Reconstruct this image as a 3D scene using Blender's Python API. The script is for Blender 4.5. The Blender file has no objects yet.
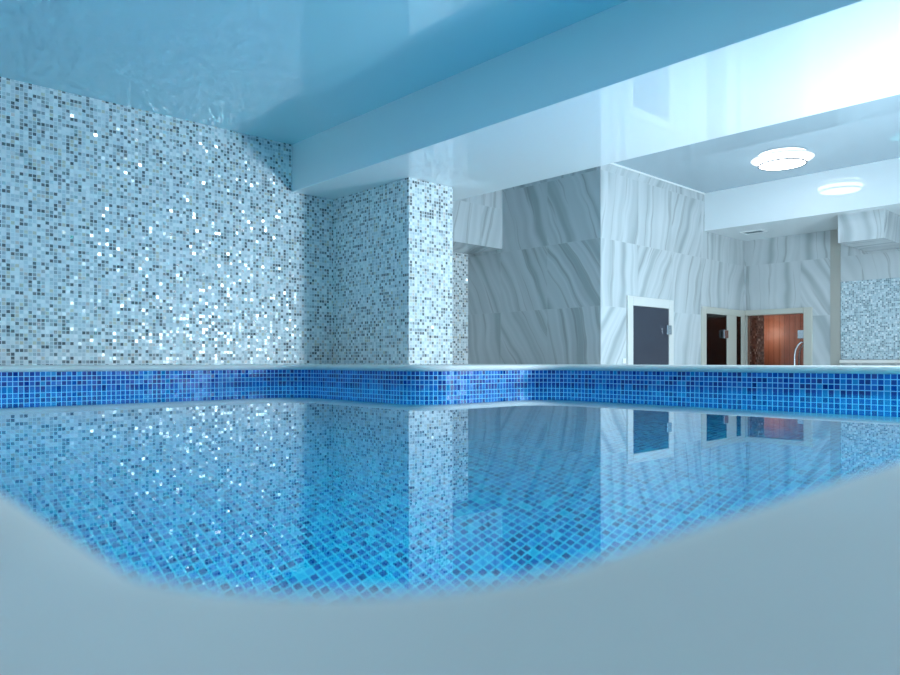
import bpy, bmesh, math, random
from mathutils import Vector

SC = bpy.context.scene
COL = SC.collection
E = 1.45                       # height of the lens above the room floor (floor at z = 0)

# ------------------------------------------------------------------ plan (metres; X and Y follow the walls)
YL = 5.234                     # mosaic wall
XB1, XB2, ZB = 3.067, 4.288, E + 1.406        # big ceiling beam
ZC1, ZC2 = E + 1.80, E + 1.736                # ceilings
XC1, XC2, YC = 3.473, 3.934, 4.20             # mosaic column
XM1, YM2, XM3 = 5.118, 3.604, 7.856           # marble walls
XB3, ZB3 = 6.942, E + 1.346                   # far lowered ceiling
ZDUCT, YDUCT = E + 1.098, 4.754
ZW = E - 0.167                 # water level
ZT = E - 0.025                 # top of coping
ZN = E - 0.065                 # underside of coping
ZF = ZW - 1.55                 # pool floor
XR, YR = -1.6, -2.2            # unseen rear and right walls
XOUT = 4.5                     # outer face of pool body

# ------------------------------------------------------------------ helpers
def lin(r, g, b):
    f = lambda c: (c/255/12.92) if c/255 <= .04045 else ((c/255+.055)/1.055)**2.4
    return (f(r), f(g), f(b), 1)

class N:
    """tiny node-graph helper"""
    def __init__(s, name):
        s.m = bpy.data.materials.new(name); s.m.use_nodes = True
        s.t = s.m.node_tree; s.t.nodes.clear()
        s.out = s.t.nodes.new('ShaderNodeOutputMaterial')
    def n(s, typ, **kw):
        nd = s.t.nodes.new(typ)
        for k, v in kw.items(): setattr(nd, k, v)
        return nd
    def l(s, a, b): s.t.links.new(a, b)
    def put(s, sock, v):
        if isinstance(v, bpy.types.NodeSocket): s.l(v, sock)
        else: sock.default_value = v
    def math(s, op, a, b=0.0, c=0.0):
        nd = s.n('ShaderNodeMath', operation=op)
        s.put(nd.inputs[0], a); s.put(nd.inputs[1], b); s.put(nd.inputs[2], c)
        return nd.outputs[0]
    def vmath(s, op, a, b=(0, 0, 0)):
        nd = s.n('ShaderNodeVectorMath', operation=op)
        s.put(nd.inputs[0], a); s.put(nd.inputs[1], b)
        return nd.outputs[0]
    def comb(s, x, y, z=0.0):
        nd = s.n('ShaderNodeCombineXYZ')
        s.put(nd.inputs[0], x); s.put(nd.inputs[1], y); s.put(nd.inputs[2], z)
        return nd.outputs[0]
    def sep(s, v):
        nd = s.n('ShaderNodeSeparateXYZ'); s.l(v, nd.inputs[0]); return nd.outputs
    def uv(s): return s.n('ShaderNodeUVMap').outputs[0]
    def ramp(s, fac, stops, mode='CONSTANT'):
        nd = s.n('ShaderNodeValToRGB'); cr = nd.color_ramp; cr.interpolation = mode
        while len(cr.elements) < len(stops): cr.elements.new(.5)
        for e, (p, c) in zip(cr.elements, stops): e.position = p; e.color = c
        s.l(fac, nd.inputs[0]); return nd.outputs[0]
    def mix(s, fac, a, b):
        nd = s.n('ShaderNodeMix', data_type='RGBA')
        s.put(nd.inputs[0], fac); s.put(nd.inputs[6], a); s.put(nd.inputs[7], b)
        return nd.outputs[2]
    def bsdf(s, **kw):
        nd = s.n('ShaderNodeBsdfPrincipled')
        for k, v in kw.items(): s.put(nd.inputs[k.replace('_', ' ')], v)
        s.l(nd.outputs[0], s.out.inputs[0]); return nd

def plain(name, col, rough=.5, metal=0.0, **kw):
    m = N(name); nz = m.n('ShaderNodeTexNoise'); nz.inputs['Scale'].default_value = 7
    c = m.mix(nz.outputs[0], tuple(x*.96 for x in col[:3])+(1,), tuple(min(1, x*1.04) for x in col[:3])+(1,))
    m.bsdf(Base_Color=c, Roughness=rough, Metallic=metal, **kw); return m.m

def mosaic(name, pitch, stops, grout, gw=.09, tilt=.10, rough=.12, seed=0.0, spec=.5, ior=1.5):
    """square chips laid in metres of the UV map; each chip has its own colour and its own small tilt"""
    m = N(name)
    p = m.vmath('SCALE', m.uv()); p.node.inputs[3].default_value = 1/pitch
    cell = m.vmath('FLOOR', p); fr = m.sep(m.vmath('FRACTION', p))
    cx, cy, _ = m.sep(cell)
    wn = m.n('ShaderNodeTexWhiteNoise', noise_dimensions='3D'); m.l(m.comb(cx, cy, seed), wn.inputs[0])
    wn2 = m.n('ShaderNodeTexWhiteNoise', noise_dimensions='3D'); m.l(m.comb(cx, cy, seed+7.3), wn2.inputs[0])
    dx = m.math('ABSOLUTE', m.math('SUBTRACT', fr[0], .5)); dy = m.math('ABSOLUTE', m.math('SUBTRACT', fr[1], .5))
    g = m.math('GREATER_THAN', m.math('MAXIMUM', dx, dy), .5 - gw)
    chip = m.ramp(wn.outputs[0], stops)
    # faint cloudiness inside a chip
    nz = m.n('ShaderNodeTexNoise'); m.l(p, nz.inputs[0]); nz.inputs['Scale'].default_value = 1.1
    chip = m.mix(m.math('MULTIPLY', nz.outputs[0], .35), chip, m.vmath('SCALE', chip) if False else chip)
    col = m.mix(g, chip, grout)
    # chip tilt : cubed random numbers, most chips nearly flat, a few clearly tipped
    r = m.vmath('MULTIPLY', m.vmath('SUBTRACT', wn2.outputs[1], (.5, .5, .5)), (2, 2, 2.8))
    r3 = m.vmath('MULTIPLY', r, m.vmath('ABSOLUTE', r))
    wn3 = m.n('ShaderNodeTexWhiteNoise', noise_dimensions='3D'); m.l(m.comb(cx, cy, seed+3.1), wn3.inputs[0])
    big = m.math('MULTIPLY', m.math('GREATER_THAN', wn3.outputs[0], .92), tilt*2.6)
    sc = m.vmath('SCALE', r3); m.l(m.math('ADD', big, tilt), sc.node.inputs[3])
    geo = m.n('ShaderNodeNewGeometry')
    nrm = m.vmath('NORMALIZE', m.vmath('ADD', geo.outputs['Normal'], sc))
    rg = m.math('ADD', m.math('MULTIPLY', g, .4), m.math('ADD', m.math('MULTIPLY', m.sep(wn2.outputs[1])[2], .22), rough))
    m.bsdf(Base_Color=col, Roughness=rg, Normal=nrm, Specular_IOR_Level=spec, IOR=ior)
    return m.m

def marble(name, a0, z0, size=.587, dim=.93, warm=0.0):
    """large square tiles with curved agate banding; a0, z0 = a joint corner in UV metres"""
    m = N(name)
    u = m.sep(m.uv())
    p = m.math('DIVIDE', m.math('SUBTRACT', u[0], a0), size); q = m.math('DIVIDE', m.math('SUBTRACT', u[1], z0), size)
    ci, cj = m.math('FLOOR', p), m.math('FLOOR', q)
    fx, fy = m.math('FRACT', p), m.math('FRACT', q)
    wn = m.n('ShaderNodeTexWhiteNoise', noise_dimensions='3D'); m.l(m.comb(ci, cj, a0), wn.inputs[0])
    rnd = m.sep(wn.outputs[1])
    k = m.math('MULTIPLY', m.math('POWER', rnd[0], 1.3), .72)             # slant
    c = m.math('MULTIPLY', m.math('SUBTRACT', rnd[1], .35), .35)          # curvature
    y1 = m.math('SUBTRACT', fy, .5)
    nb = m.n('ShaderNodeTexNoise'); m.l(m.comb(fx, fy, m.math('MULTIPLY', rnd[2], 9)), nb.inputs[0]); nb.inputs['Scale'].default_value = 1.6
    nb.inputs['Detail'].default_value = 1
    s = m.math('SUBTRACT', fx, m.math('MULTIPLY', k, fy))
    s = m.math('SUBTRACT', s, m.math('MULTIPLY', c, m.math('MULTIPLY', y1, y1)))
    s = m.math('ADD', s, m.math('MULTIPLY', nb.outputs[0], .22))
    s = m.math('ADD', s, m.math('MULTIPLY', rnd[2], 31))
    def band(scale, det, off):
        t = m.n('ShaderNodeTexNoise', noise_dimensions='2D'); m.l(m.comb(m.math('ADD', s, off), m.math('MULTIPLY', fy, .03)), t.inputs[0])
        t.inputs['Scale'].default_value = scale; t.inputs['Detail'].default_value = det; t.inputs['Roughness'].default_value = .55
        return t.outputs[0]
    L = lambda r, g, b: tuple(x*dim for x in lin(r, g, b)[:3]) + (1,)
    broad = m.ramp(band(3.6, 1.5, 0), [(0.30, L(168, 174, 176)), (.46, L(196, 200, 202)), (.60, L(208, 211, 213)), (.75, L(182, 187, 189))], 'LINEAR')
    thin = m.ramp(band(8, 2.0, 5), [(0.0, (0, 0, 0, 1)), (.60, (0, 0, 0, 1)), (.68, (1, 1, 1, 1)), (.74, (.2, .2, .2, 1))], 'LINEAR')
    col = m.mix(m.math('MULTIPLY', thin, .45), broad, L(128, 130, 127))
    dx = m.math('ABSOLUTE', m.math('SUBTRACT', fx, .5)); dy = m.math('ABSOLUTE', m.math('SUBTRACT', fy, .5))
    g = m.math('GREATER_THAN', m.math('MAXIMUM', dx, dy), .4965)
    col = m.mix(m.math('MULTIPLY', g, .5), col, L(205, 207, 207))
    m.bsdf(Base_Color=col, Roughness=.22, Specular_IOR_Level=.4)
    return m.m

# ------------------------------------------------------------------ materials
WALL_STOPS = [(0, lin(206, 215, 219)), (.22, lin(236, 239, 240)), (.38, lin(184, 193, 197)), (.48, lin(220, 226, 229)),
              (.58, lin(154, 158, 160)), (.66, lin(124, 127, 129)), (.73, lin(100, 104, 107)), (.83, lin(212, 204, 186)), (.88, lin(214, 200, 192)), (.91, lin(246, 247, 247))]
M = {}
M['mosaic'] = mosaic('glass_mosaic_grey', .0247, WALL_STOPS, lin(232, 235, 236), gw=.09, tilt=.14, rough=.12, ior=1.6)
M['mosaic_fine'] = mosaic('glass_mosaic_fine', .0165, [(0, lin(186, 204, 212)), (.25, lin(146, 164, 173)), (.45, lin(206, 218, 224)), (.6, lin(122, 140, 150)), (.74, lin(168, 188, 197)), (.92, lin(226, 232, 235))],
                          lin(196, 206, 210), gw=.07, tilt=.16, rough=.12, seed=4)
M['mosaic_brown'] = mosaic('glass_mosaic_brown', .03, [(0, lin(136, 112, 104)), (.3, lin(96, 78, 74)), (.55, lin(176, 150, 140)), (.75, lin(112, 94, 92)), (.9, lin(232, 220, 214))],
                           lin(120, 100, 90), tilt=.3, rough=.1, seed=9)
POOL = [(0, lin(4, 76, 176)), (.16, lin(8, 114, 206)), (.32, lin(4, 58, 156)), (.46, lin(12, 134, 214)), (.58, lin(4, 88, 188)),
        (.70, lin(3, 48, 136)), (.80, lin(24, 154, 220)), (.87, lin(6, 100, 196)), (.95, lin(3, 54, 148))]
M['pool_tile'] = mosaic('pool_tile_blue', .0284, [(p, tuple(a*.78 for a in c[:3])+(1,)) for p, c in POOL], lin(160, 222, 250), gw=.08, tilt=.10, rough=.26, seed=2)
M['pool_floor'] = mosaic('pool_tile_floor', .0284, [(p, tuple(min(1, a*k+b) for a, k, b in zip(c[:3], (.1, .62, .48), (.0, .018, .018)))+(1,)) for p, c in POOL], lin(70, 150, 172), gw=.10, tilt=.03, rough=.2, seed=3)
z0 = E + .477 - .587*4
M['marble_m1'] = marble('agate_tile_alcove', YM2, z0)
M['marble_m2'] = marble('agate_tile_side', XM1, z0)
M['marble_m3'] = marble('agate_tile_far', YM2 - .02, z0)
M['marble_duct'] = marble('agate_tile_duct', .13, ZDUCT - .2)
def film(name, col, rough):
    m = N(name); nz = m.n('ShaderNodeTexNoise'); nz.inputs['Scale'].default_value = .7
    c = m.mix(nz.outputs[0], tuple(x*.985 for x in col[:3])+(1,), col)
    m.bsdf(Base_Color=c, Roughness=rough, IOR=1.7); return m.m
M['film'] = film('glossy_stretch_ceiling', lin(182, 220, 229), .035)
M['film_darkened'] = film('glossy_ceiling_darkened', lin(168, 184, 194), .012)  # far ceiling film, shade put into its colour to offset strong light there
M['beam'] = film('glossy_white_beam', lin(236, 240, 242), .02)
def stone():
    m = N('cream_stone_coping')
    geo = m.n('ShaderNodeNewGeometry')
    nz = m.n('ShaderNodeTexNoise'); m.l(geo.outputs['Position'], nz.inputs[0]); nz.inputs['Scale'].default_value = 6; nz.inputs['Detail'].default_value = 6
    n2 = m.n('ShaderNodeTexNoise'); m.l(geo.outputs['Position'], n2.inputs[0]); n2.inputs['Scale'].default_value = 28; n2.inputs['Detail'].default_value = 3
    c = m.ramp(nz.outputs[0], [(.3, lin(222, 212, 204)), (.5, lin(230, 224, 219)), (.7, lin(224, 215, 208))], 'LINEAR')
    c = m.mix(m.math('MULTIPLY', n2.outputs[0], .25), c, lin(226, 222, 218))
    m.bsdf(Base_Color=c, Roughness=.55, Specular_IOR_Level=.3); return m.m
M['stone'] = stone()
def floor_mat():
    m = N('beige_floor_tile'); u = m.uv()
    b = m.n('ShaderNodeTexBrick'); m.l(u, b.inputs[0]); b.offset = 0
    b.inputs['Scale'].default_value = 1; b.inputs['Brick Width'].default_value = .6; b.inputs['Row Height'].default_value = .6
    b.inputs['Mortar Size'].default_value = .004
    b.inputs['Color1'].default_value = lin(224, 224, 220); b.inputs['Color2'].default_value = lin(216, 216, 212); b.inputs['Mortar'].default_value = lin(150, 150, 150)
    m.bsdf(Base_Color=b.outputs[0], Roughness=.35); return m.m
M['floor'] = floor_mat()
M['plaster'] = plain('pale_plaster', lin(205, 210, 213), .6)
M['frame'] = plain('pale_ash_frame', lin(196, 192, 181), .4)
M['frame_white'] = plain('white_door_frame', lin(214, 212, 208), .4)
M['white'] = plain('white_plastic', lin(235, 236, 236), .35)
M['grey_trim'] = plain('grey_beige_trim', lin(172, 168, 160), .5)
M['chrome'] = plain('polished_chrome', lin(225, 230, 235), .25, 1.0)
M['dark_glass'] = plain('smoked_glass', lin(52, 54, 66), .3)
M['black_glass'] = plain('black_glass', lin(10, 9, 9), .12, Specular_IOR_Level=.25)
M['dark'] = plain('dark_room', lin(14, 13, 13), .8)
M['slot'] = plain('vent_slot', lin(120, 130, 135), .5)
def glass_pane():
    m = N('clear_glass_pane')
    tr = m.n('ShaderNodeBsdfTransparent'); tr.inputs[0].default_value = (.86, .85, .84, 1)
    gl = m.n('ShaderNodeBsdfGlossy'); gl.inputs['Roughness'].default_value = .01
    fr = m.n('ShaderNodeFresnel'); fr.inputs[0].default_value = 1.45
    mx = m.n('ShaderNodeMixShader'); m.l(fr.outputs[0], mx.inputs[0]); m.l(tr.outputs[0], mx.inputs[1]); m.l(gl.outputs[0], mx.inputs[2])
    m.l(mx.outputs[0], m.out.inputs[0]); return m.m
M['glass'] = glass_pane()
def wood():
    m = N('sauna_cedar_planks'); u = m.sep(m.uv())
    p = m.math('DIVIDE', u[0], .064); fr = m.math('FRACT', p); cell = m.math('FLOOR', p)
    wn = m.n('ShaderNodeTexWhiteNoise', noise_dimensions='1D'); m.l(cell, wn.inputs['W'])
    nz = m.n('ShaderNodeTexNoise'); m.l(m.comb(m.math('MULTIPLY', u[0], 40), m.math('MULTIPLY', u[1], 1.5), cell), nz.inputs[0]); nz.inputs['Scale'].default_value = 1
    f = m.math('ADD', m.math('MULTIPLY', wn.outputs[0], .5), m.math('MULTIPLY', nz.outputs[0], .5))
    c = m.ramp(f, [(.15, lin(160, 104, 80)), (.5, lin(178, 122, 98)), (.85, lin(192, 140, 116))], 'LINEAR')
    g = m.math('GREATER_THAN', m.math('ABSOLUTE', m.math('SUBTRACT', fr, .5)), .46)
    c = m.mix(g, c, lin(120, 76, 56))
    m.bsdf(Base_Color=c, Roughness=.45); return m.m
M['wood'] = wood()
def water():
    m = N('still_pool_water')
    g = m.n('ShaderNodeBsdfRefraction'); g.inputs['IOR'].default_value = 1.333; g.inputs['Roughness'].default_value = 0
    g.inputs['Color'].default_value = (.26, .97, .98, 1)
    gl = m.n('ShaderNodeBsdfGlossy'); gl.inputs['Roughness'].default_value = 0; gl.inputs['Color'].default_value = (.9, .97, 1, 1)
    fr = m.n('ShaderNodeFresnel'); fr.inputs[0].default_value = 1.333
    mx = m.n('ShaderNodeMixShader'); m.l(fr.outputs[0], mx.inputs[0]); m.l(g.outputs[0], mx.inputs[1]); m.l(gl.outputs[0], mx.inputs[2])
    m.l(mx.outputs[0], m.out.inputs[0]); return m.m
M['water'] = water()
def emit(name, col, s):
    m = N(name); e = m.n('ShaderNodeEmission'); e.inputs[0].default_value = col; e.inputs[1].default_value = s
    m.l(e.outputs[0], m.out.inputs[0]); return m.m
LAMP = (.82, .92, 1, 1)
M['lamp'] = emit('lit_lamp_diffuser', LAMP, 7)
M['halo'] = emit('lit_lamp_rim', LAMP, 1.1)
M['ring'] = plain('brushed_metal_ring', lin(70, 74, 80), .5, .3)

# ------------------------------------------------------------------ mesh building
def uv_metres(bm):
    lay = bm.loops.layers.uv.verify()
    for f in bm.faces:
        n = f.normal; ax = max(range(3), key=lambda i: abs(n[i]))
        for lp in f.loops:
            c = lp.vert.co
            lp[lay].uv = (c.y, c.z) if ax == 0 else (c.x, c.z) if ax == 1 else (c.x, c.y)

def box(bm, x0, x1, y0, y1, z0, z1, mi=0):
    v = [bm.verts.new(p) for p in ((x0, y0, z0), (x1, y0, z0), (x1, y1, z0), (x0, y1, z0), (x0, y0, z1), (x1, y0, z1), (x1, y1, z1), (x0, y1, z1))]
    out = []
    for q in ((0, 3, 2, 1), (4, 5, 6, 7), (0, 1, 5, 4), (1, 2, 6, 5), (2, 3, 7, 6), (3, 0, 4, 7)):
        f = bm.faces.new([v[i] for i in q]); f.material_index = mi; out.append(f)
    return out

def cyl(bm, c, r0, r1, z0, z1, n=48):
    a = [bm.verts.new((c[0]+r0*math.cos(i*2*math.pi/n), c[1]+r0*math.sin(i*2*math.pi/n), z0)) for i in range(n)]
    b = [bm.verts.new((c[0]+r1*math.cos(i*2*math.pi/n), c[1]+r1*math.sin(i*2*math.pi/n), z1)) for i in range(n)]
    for i in range(n):
        j = (i+1) % n; bm.faces.new((a[i], a[j], b[j], b[i])).smooth = True
    bm.faces.new(a[::-1]); bm.faces.new(b)

def torus(bm, c, R, r, z, n=64, k=10):
    ring = [[bm.verts.new((c[0]+(R+r*math.cos(t*2*math.pi/k))*math.cos(i*2*math.pi/n), c[1]+(R+r*math.cos(t*2*math.pi/k))*math.sin(i*2*math.pi/n), z+r*math.sin(t*2*math.pi/k))) for t in range(k)] for i in range(n)]
    for i in range(n):
        for t in range(k):
            bm.faces.new((ring[i][t], ring[(i+1) % n][t], ring[(i+1) % n][(t+1) % k], ring[i][(t+1) % k])).smooth = True

def tube(bm, pts, r, k=10):
    pts = [Vector(p) for p in pts]; rings = []
    for i, p in enumerate(pts):
        d = (pts[min(i+1, len(pts)-1)] - pts[max(i-1, 0)]).normalized()
        a = d.orthogonal().normalized() if not rings else (pa - d*pa.dot(d)).normalized()
        pa = a; b = d.cross(a)
        rings.append([bm.verts.new(p + a*r*math.cos(t*2*math.pi/k) + b*r*math.sin(t*2*math.pi/k)) for t in range(k)])
    for i in range(len(rings)-1):
        for t in range(k):
            bm.faces.new((rings[i][t], rings[i][(t+1) % k], rings[i+1][(t+1) % k], rings[i+1][t])).smooth = True
    bm.faces.new(rings[0][::-1]); bm.faces.new(rings[-1])

def link(name, bm, mats, parent=None, uv=True, bevel=0):
    bm.normal_update()
    if uv: uv_metres(bm)
    me = bpy.data.meshes.new(name); bm.to_mesh(me); bm.free()
    for m in (mats if isinstance(mats, (list, tuple)) else [mats]): me.materials.append(m)
    o = bpy.data.objects.new(name, me); COL.objects.link(o)
    if bevel:
        b = o.modifiers.new('soft_edges', 'BEVEL'); b.width = bevel; b.segments = 2; b.limit_method = 'ANGLE'
    if parent:
        o.parent = parent; o.location = -Vector(parent.location)
    return o

def empty(name, loc):
    o = bpy.data.objects.new(name, None); COL.objects.link(o); o.location = loc; o.empty_display_size = .1; return o

def tag(o, label, cat, group=None, kind=None):
    o['label'] = label; o['category'] = cat
    if group: o['group'] = group
    if kind: o['kind'] = kind
    return o

def boxes(name, lst, mats, parent=None, bevel=0):
    bm = bmesh.new()
    for b in lst: box(bm, *b)
    return link(name, bm, mats, parent, bevel=bevel)

# ------------------------------------------------------------------ pool outline (rounded corners)
def rounded(corners):
    out = []
    n = len(corners)
    for i in range(n):
        p, r = Vector(corners[i][:2]), corners[i][2]
        a, b = Vector(corners[i-1][:2]), Vector(corners[(i+1) % n][:2])
        d0, d1 = (a-p).normalized(), (b-p).normalized()
        c = p + (d0+d1)*r
        k = 14
        for j in range(k+1):
            t = j/k*math.pi/2
            out.append(c - d1*r*math.cos(t) - d0*r*math.sin(t))
    return out
PO = rounded([(.042, .069, .035), (3.918, .069, .2), (3.918, 3.263, .28), (2.81, 3.263, .28), (2.81, 4.73, .28), (.042, 4.73, .2)])
# dense along straight runs for smooth arclength
def offset(pts, d):
    n = len(pts); out = []
    for i in range(n):
        e0 = (pts[i]-pts[i-1]).normalized(); e1 = (pts[(i+1) % n]-pts[i]).normalized()
        t = (e0+e1).normalized(); out.append(pts[i] + Vector((t.y, -t.x))*d)      # outwards for counter-clockwise
    return out
PW = offset(PO, .012)
arc = [0]
for i in range(1, len(PW)+1): arc.append(arc[-1] + (PW[i % len(PW)]-PW[i-1]).length)

def fill(bm, loops_):
    es = []
    for lp in loops_:
        for i in range(len(lp)): 
            a, b = lp[i], lp[(i+1) % len(lp)]
            e = bm.edges.get((a, b)) or bm.edges.new((a, b)); es.append(e)
    return bmesh.ops.triangle_fill(bm, use_beauty=True, use_dissolve=False, edges=es)

# pool basin: tiled walls and floor
bm = bmesh.new(); lay = bm.loops.layers.uv.verify(); n = len(PW)
top = [bm.verts.new((p.x, p.y, ZN+.004)) for p in PW]; bot = [bm.verts.new((p.x, p.y, ZF)) for p in PW]
for i in range(n):
    j = (i+1) % n
    f = bm.faces.new((top[i], top[j], bot[j], bot[i])); f.smooth = True
    for lp, (s, z) in zip(f.loops, ((arc[i], 0), (arc[i+1], 0), (arc[i+1], ZF-ZN), (arc[i], ZF-ZN))): lp[lay].uv = (s, z)
fb = [bm.verts.new((p.x, p.y, ZF)) for p in PW]
g = fill(bm, [fb])
bm.normal_update()
for f in g['geom']:
    if isinstance(f, bmesh.types.BMFace):
        if f.normal.z < 0: f.normal_flip()
        f.material_index = 1
        for lp in f.loops: lp[lay].uv = (lp.vert.co.x, lp.vert.co.y)
basin = link('pool_basin', bm, [M['pool_tile'], M['pool_floor']], uv=False); basin['kind'] = 'structure'

# water surface
bm = bmesh.new(); wv = [bm.verts.new((p.x, p.y, ZW)) for p in offset(PO, .0115)]
f = bm.faces.new(wv); bm.normal_update()
if f.normal.z < 0: f.normal_flip()
wat = link('pool_water', bm, M['water'])
tag(wat, 'clear still blue pool water mirroring the mosaic wall and column', 'water', kind='stuff')

# coping and deck: bullnosed stone rim all round the pool
bm = bmesh.new(); R = (ZT-ZN)/2; zc = (ZT+ZN)/2
prof = [(.03, ZN)] + [(R - R*math.sin(t), zc - R*math.cos(t)) for t in [i/16*math.pi for i in range(17)]]
rows = [[bm.verts.new((p.x, p.y, z)) for p in offset(PO, d)] for d, z in prof]
for a, b in zip(rows, rows[1:]):
    for i in range(n):
        j = (i+1) % n; bm.faces.new((a[i], b[i], b[j], a[j])).smooth = True
outer = [(XR, YR), (XOUT-.015, YR), (XOUT-.015, YL), (XR, YL)]
ov = [bm.verts.new((x, y, ZT)) for x, y in outer]
g = fill(bm, [ov, rows[-1]])
# outer drip edge
lo = [bm.verts.new((XOUT, YR, ZT-.015)), bm.verts.new((XOUT, YL, ZT-.015)), bm.verts.new((XOUT, YL, ZN)), bm.verts.new((XOUT, YR, ZN))]
bm.faces.new((ov[1], lo[0], lo[1], ov[2])); bm.faces.new((lo[0], lo[3], lo[2], lo[1]))
bmesh.ops.recalc_face_normals(bm, faces=bm.faces[:])
bm.normal_update()
ref = [f for f in bm.faces if abs(f.normal.z) > .99 and all(abs(v.co.z-ZT) < 1e-6 for v in f.verts)]
if ref and ref[0].normal.z < 0:
    for f in bm.faces: f.normal_flip()
cop = link('pool_coping', bm, M['stone']); cop['kind'] = 'structure'
# raised pool body on the walkway side
o = boxes('pool_body', [(XOUT-.06, XOUT-.02, YR, YL, 0, ZN)], M['floor']); o['kind'] = 'structure'

# ------------------------------------------------------------------ shell
def struct(o): o['kind'] = 'structure'; return o
struct(boxes('floor', [(XOUT-.06, 9.3, YR, YL, -.05, 0)], M['floor']))
struct(boxes('wall_left', [(XR, XM1, YL, YL+.1, 0, ZC1)], M['mosaic']))
struct(boxes('wall_alcove', [(XM1, XM1+.1, YM2, YL+.1, 0, ZC2)], [M['marble_m1'], M['marble_m2']]))
# side wall with two door openings
D1 = (5.51, 6.30, E+.59); D2 = (6.864, 7.84, E+.565)
struct(boxes('wall_side', [(XM1+.004, D1[0]+.03, YM2-.001, YM2+.1, 0, ZC2), (D1[1]-.03, D2[0]+.03, YM2-.001, YM2+.1, 0, ZC2), (D1[0]+.03, D1[1]-.03, YM2-.001, YM2+.1, D1[2]-.03, ZC2),
                        (D2[0]+.03, XM3, YM2-.001, YM2+.1, D2[2]-.03, ZC2)], M['marble_m2']))
# far wall with sauna opening
D3 = (2.876, 3.604, E+.567)
struct(boxes('wall_far', [(XM3, XM3+.1, YR, D3[0]+.03, 0, ZB3), (XM3, XM3+.1, D3[0]+.03, YM2+.1, D3[2]-.03, ZB3)], M['marble_m3']))
struct(boxes('wall_right', [(XR, XM3+.1, YR-.1, YR, 0, ZC1)], M['plaster']))
struct(boxes('wall_rear', [(XR-.1, XR, YR-.1, YL+.1, 0, ZC1)], M['plaster']))
# ceilings
struct(boxes('ceiling', [(XR-.1, XB1+.02, YR-.1, YL+.1, ZC1, ZC1+.08, 0), (XB2-.02, XB3+.02, YR-.1, YL+.1, ZC2, ZC2+.08, 1)], [M['film'], M['film_darkened']]))
struct(boxes('ceiling_beam', [(XB1, XB2, YR, YL, ZB, ZC1+.06)], M['beam'], bevel=.004))
struct(boxes('lowered_ceiling', [(XB3, XM3+.1, YR, YM2, ZB3, ZC2+.06)], M['beam'], bevel=.004))
struct(boxes('trim_1', [(XM1, XB3, YM2-.012, YM2, ZC2-.012, ZC2)], M['white']))
# mosaic column
struct(boxes('column', [(XC1, XC2, YC, YL, 0, ZB)], M['mosaic'], bevel=.002))
# boxed ducts clad in marble
struct(boxes('duct_casing', [(XC2, XM1, YDUCT, YL, ZDUCT, ZB), (XB2, XM1, YDUCT, YL, ZB, ZC2)], [M['marble_duct']]))
struct(boxes('duct_casing', [(7.08, XM3, 1.993, 2.37, E+1.088, ZB3)], [M['marble_duct']]))
# mosaic panel with its ledge on far wall
struct(boxes('mosaic_panel', [(XM3-.012, XM3, YR, 2.60, E+.02, E+.807)], M['mosaic_fine']))
struct(boxes('trim_2', [(XM3-.10, XM3, YR, 2.585, E-.02, E+.012)], M['stone'], bevel=.006))
struct(boxes('trim_3', [(XM3-.006, XM3, 2.605, 2.70, 0, ZB3)], M['grey_trim']))

# ------------------------------------------------------------------ doors
def hinge(parent, x0, x1, y0, y1, z):
    h = boxes('hinge', [(x0, x1, y0, y1, z-.045, z+.045)], M['chrome'], parent, bevel=.006)
    return h
# door 1: smoked glass door in the side wall
d = empty('door_1', (5.9, YM2, 0)); d['kind'] = 'structure'
x0, x1, zt = D1
boxes('door_frame', [(x0, x0+.085, YM2-.02, YM2+.08, 0, zt), (x1-.085, x1, YM2-.02, YM2+.08, 0, zt), (x0+.085, x1-.085, YM2-.02, YM2+.08, zt-.085, zt)], M['frame_white'], d, bevel=.004)
boxes('glass_pane', [(x0+.085, x1-.085, YM2-.012, YM2-.002, .01, zt-.088)], M['dark_glass'], d)
hinge(d, x1-.15, x1-.07, YM2-.04, YM2-.012, E+.30)
# door 2: black glass door and side light next to the corner
d = empty('door_2', (7.35, YM2, 0)); d['kind'] = 'structure'
x0, x1, zt = D2
boxes('door_frame', [(x0, x0+.09, YM2-.02, YM2+.08, 0, zt), (7.41, 7.63, YM2-.02, YM2+.08, 0, zt-.07), (7.75, x1, YM2-.02, YM2+.08, 0, zt-.07), (x0+.09, x1, YM2-.02, YM2+.08, zt-.07, zt)], M['frame'], d, bevel=.004)
boxes('glass_pane', [(x0+.09, 7.41, YM2-.012, YM2-.002, .01, zt-.072)], M['black_glass'], d)
boxes('side_light', [(7.63, 7.75, YM2-.012, YM2-.002, .01, zt-.072)], M['black_glass'], d)
hinge(d, 7.30, 7.40, YM2-.04, YM2-.012, E+.29)
# door 3: clear glass sauna door in the far wall
d = empty('door_3', (XM3, 3.24, 0)); d['kind'] = 'structure'
y0, y1, zt = D3
boxes('door_frame', [(XM3-.02, XM3+.08, y0, y0+.085, 0, zt), (XM3+.02, XM3+.08, y1-.03, y1, 0, zt-.06), (XM3-.02, XM3+.08, y0+.085, y1-.02, zt-.06, zt)], M['frame'], d, bevel=.004)
boxes('glass_pane', [(XM3+.02, XM3+.028, y0+.085, y1-.03, .01, zt-.062)], M['glass'], d)
hinge(d, XM3-.01, XM3+.05, y0+.07, y0+.15, E+.285)
for s in (-.035, .085):
    bm = bmesh.new()
    tube(bm, [(XM3+.02+(0 if s < 0 else .01), 2.975, E+.20), (XM3+s, 2.98, E+.20), (XM3+s, 3.01, E+.17), (XM3+s, 3.035, E+.12), (XM3+s, 3.045, E+.05), (XM3+s, 3.045, E-.1), (XM3+s, 3.045, E-.3), (XM3+s*.5+.012, 3.045, E-.32)], .009)
    link('handle', bm, M['chrome'], d)

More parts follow.
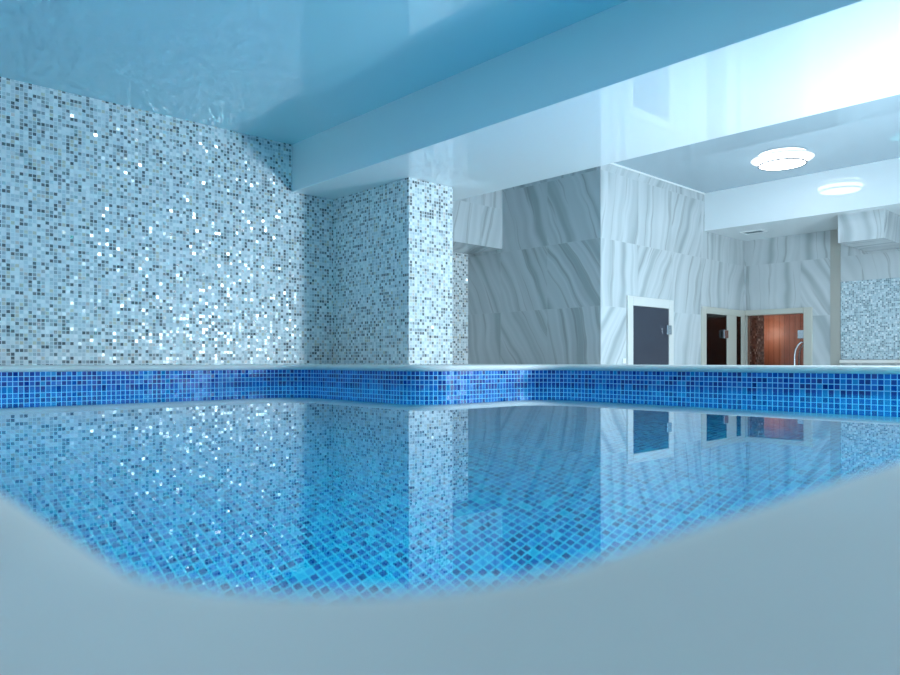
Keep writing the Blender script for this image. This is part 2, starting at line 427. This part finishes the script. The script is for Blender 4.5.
# ------------------------------------------------------------------ sauna cabin behind door 3
XS, YS = 9.06, 3.92
bm = bmesh.new()
box(bm, XS, XS+.05, 1.9, YS+.05, 0, E+.95, 0)
box(bm, XM3+.1, XS, 1.85, 1.9, 0, E+.95, 0)
box(bm, XM3+.1, XS, YS, YS+.05, 0, E+.95, 0)
box(bm, XM3+.104, 8.35, 3.594, YS-.001, 0, E+.949, 1)
box(bm, XM3+.1, XS+.05, 1.85, YS+.05, E+.95, E+1.0, 0)
struct(link('wall_sauna', bm, [M['wood'], M['mosaic_brown']]))
b = boxes('sauna_bench', [(XS-.5, XS-.003, 2.0, YS-.1, 0.001, E-.45)], M['mosaic_brown'], bevel=.005); struct(b)

# ------------------------------------------------------------------ ceiling lamp
lx, ly = 6.25, 2.536
L = empty('ceiling_lamp', (lx, ly, ZC2))
tag(L, 'round white ceiling lamp, lit, on the glossy ceiling between the two beams', 'lamp')
bm = bmesh.new(); cyl(bm, (lx, ly), .243, .25, ZC2-.008, ZC2-.001); link('lamp_base', bm, M['halo'], L)
bm = bmesh.new(); cyl(bm, (lx, ly), .189, .197, ZC2-.048, ZC2-.008); link('diffuser', bm, M['lamp'], L)
bm = bmesh.new(); torus(bm, (lx, ly), .188, .0065, ZC2-.048); o = link('ring', bm, M['ring'], L); o['label'] = 'thin grey metal ring'

# vent in the lowered ceiling
v = empty('ceiling_vent', (7.34, 3.27, ZB3)); tag(v, 'small slotted vent in the lowered ceiling above the corner doors', 'vent')
boxes('vent_frame', [(7.27, 7.29, 3.16, 3.38, ZB3-.008, ZB3-.0005), (7.40, 7.42, 3.16, 3.38, ZB3-.008, ZB3-.0005), (7.29, 7.40, 3.16, 3.18, ZB3-.008, ZB3-.0005), (7.29, 7.40, 3.36, 3.38, ZB3-.008, ZB3-.0005)], M['white'], v)
boxes('grille', [(7.295+i*.022, 7.307+i*.022, 3.18, 3.36, ZB3-.006, ZB3-.001) for i in range(5)], M['slot'], v)
# small plate beside the smoked glass door
s = empty('wall_plate', (5.467, YM2, E+.0)); tag(s, 'small white plate low on the marble wall left of the smoked glass door', 'wall plate')
boxes('plate', [(5.445, 5.49, YM2-.012, YM2-.0012, E-.02, E+.025)], M['white'], s, bevel=.004)
boxes('rocker', [(5.455, 5.48, YM2-.017, YM2-.012, E-.01, E+.015)], M['white'], s, bevel=.003)

# ------------------------------------------------------------------ what the fixed parts look like
for nm, lb, ct in (
    ('pool_basin', 'pool basin lined with small blue glass tiles', 'pool'),
    ('pool_coping', 'cream stone rim with rounded edge running round the pool', 'pool edge'),
    ('pool_body', 'outer side of the raised pool facing the walkway', 'wall'),
    ('floor', 'pale tiled walkway floor behind the raised pool', 'floor'),
    ('wall_left', 'long left wall covered in grey glass mosaic', 'wall'),
    ('wall_alcove', 'shaded grey agate tiled wall right of the mosaic column', 'wall'),
    ('wall_side', 'bright agate tiled wall with the smoked glass door', 'wall'),
    ('wall_far', 'far agate tiled wall with the sauna door', 'wall'),
    ('wall_right', 'plain pale wall closing the right side', 'wall'),
    ('wall_rear', 'plain pale wall behind the viewpoint', 'wall'),
    ('wall_sauna', 'cedar plank and brown mosaic lining of the sauna cabin', 'wall'),
    ('sauna_bench', 'brown mosaic bench inside the sauna cabin', 'bench'),
    ('ceiling', 'glossy stretch ceiling above the pool and the lamp', 'ceiling'),
    ('ceiling_beam', 'wide white ceiling beam crossing above the mosaic column', 'beam'),
    ('lowered_ceiling', 'lowered white ceiling with the vent above the corner doors', 'ceiling'),
    ('column', 'square column clad in grey glass mosaic beneath the beam', 'column'),
    ('duct_casing', 'marble clad duct casing high behind the mosaic column', 'duct'),
    ('duct_casing.001', 'marble clad duct casing under the lowered ceiling above the mosaic panel', 'duct'),
    ('mosaic_panel', 'pale blue grey mosaic panel on the far right wall', 'panel'),
    ('trim_1', 'thin white trim where the agate wall meets the ceiling', 'trim'),
    ('trim_2', 'stone ledge below the pale mosaic panel', 'ledge'),
    ('trim_3', 'narrow grey upright strip left of the pale mosaic panel', 'trim'),
    ('door_1', 'smoked glass door in a white frame on the agate side wall', 'door'),
    ('door_2', 'black glass door with narrow side light next to the wall corner', 'door'),
    ('door_3', 'clear glass sauna door showing cedar planks behind', 'door')):
    o = bpy.data.objects[nm]; o['label'] = lb; o['category'] = ct

# ------------------------------------------------------------------ light
def light(name, typ, loc, power, col, size, rot=None, **kw):
    d = bpy.data.lights.new(name, typ); d.energy = power; d.color = col
    if typ == 'POINT': d.shadow_soft_size = size
    elif typ == 'AREA': d.size = size
    for k, v in kw.items(): setattr(d, k, v)
    o = bpy.data.objects.new(name, d); COL.objects.link(o); o.location = loc
    if rot: o.rotation_euler = rot
    return o
COOL = (.66, .865, 1.0)
kd = Vector((-.32, .9, .14))
key = light('wall_lamp_light', 'AREA', (4.725, 0, E+.24), 106, COOL, .35, kd.to_track_quat('-Z', 'Y').to_euler(), shape='RECTANGLE', size_y=.6)
sau = light('sauna_lamp_light', 'POINT', (8.76, 3.86, E+.36), 2.6, (1, .88, .78), .025)
sau2 = light('sauna_fill_light', 'POINT', (8.4, 2.5, E+.85), 7, (1, .84, .72), .08)  # added fill, no fitting; lifts the mosaic pier and planks
side = light('side_fill_light', 'AREA', (6.1, -.4, ZC2-.07), 55, COOL, .5)  # unseen fill added to brighten the far walls and walkway
rear = light('rear_fill_light', 'AREA', (.6, 1.6, ZC1-.06), 21, COOL, .5)  # added ambient fill above the pool, out of view
# unseen fill lights added under the near rim to brighten pool and ceiling
POOLC = (.48, .92, 1.0)
light('pool_fill_light', 'AREA', (.075, 1.5, ZW-.55), 37, POOLC, .35, (0, -math.pi/2, 0))
light('pool_fill_light', 'AREA', (.075, 3.6, ZW-.55), 37, POOLC, .35, (0, -math.pi/2, 0))
light('pool_fill_light', 'AREA', (1.3, .10, ZW-.55), 37, POOLC, .35, (math.pi/2, 0, 0))
light('pool_fill_light', 'AREA', (3.0, .10, ZW-.55), 37, POOLC, .35, (math.pi/2, 0, 0))
for l in (key, rear): l.data.cycles.is_caustics_light = True
wat.cycles.is_caustics_caster = True
basin.cycles.is_caustics_receiver = True

w = bpy.data.worlds.new('World'); SC.world = w; w.use_nodes = True
w.node_tree.nodes['Background'].inputs[0].default_value = (.5, .7, 1, 1); w.node_tree.nodes['Background'].inputs[1].default_value = .02

# ------------------------------------------------------------------ camera
A = .822
cd = bpy.data.cameras.new('camera'); cam = bpy.data.objects.new('camera', cd); COL.objects.link(cam)
cam.location = (0, 0, E)
cam.rotation_euler = (math.pi/2, 0, A - math.pi/2)
cd.sensor_width = 36; cd.lens = 711.87/900*36
cd.shift_y = 23.7/900
cd.clip_start = .005; cd.clip_end = 60
cd.dof.use_dof = True; cd.dof.focus_distance = 4.6; cd.dof.aperture_fstop = 8
SC.camera = cam

vs = SC.view_settings
vs.view_transform = 'Standard'; vs.look = 'None'; vs.gamma = 1; vs.use_curve_mapping = False
vs.exposure = 0.33
cy = SC.cycles
cy.max_bounces = 14; cy.diffuse_bounces = 6; cy.glossy_bounces = 6; cy.transmission_bounces = 10
cy.caustics_reflective = False; cy.use_adaptive_sampling = False
cy.sample_clamp_indirect = 6; cy.blur_glossy = .3
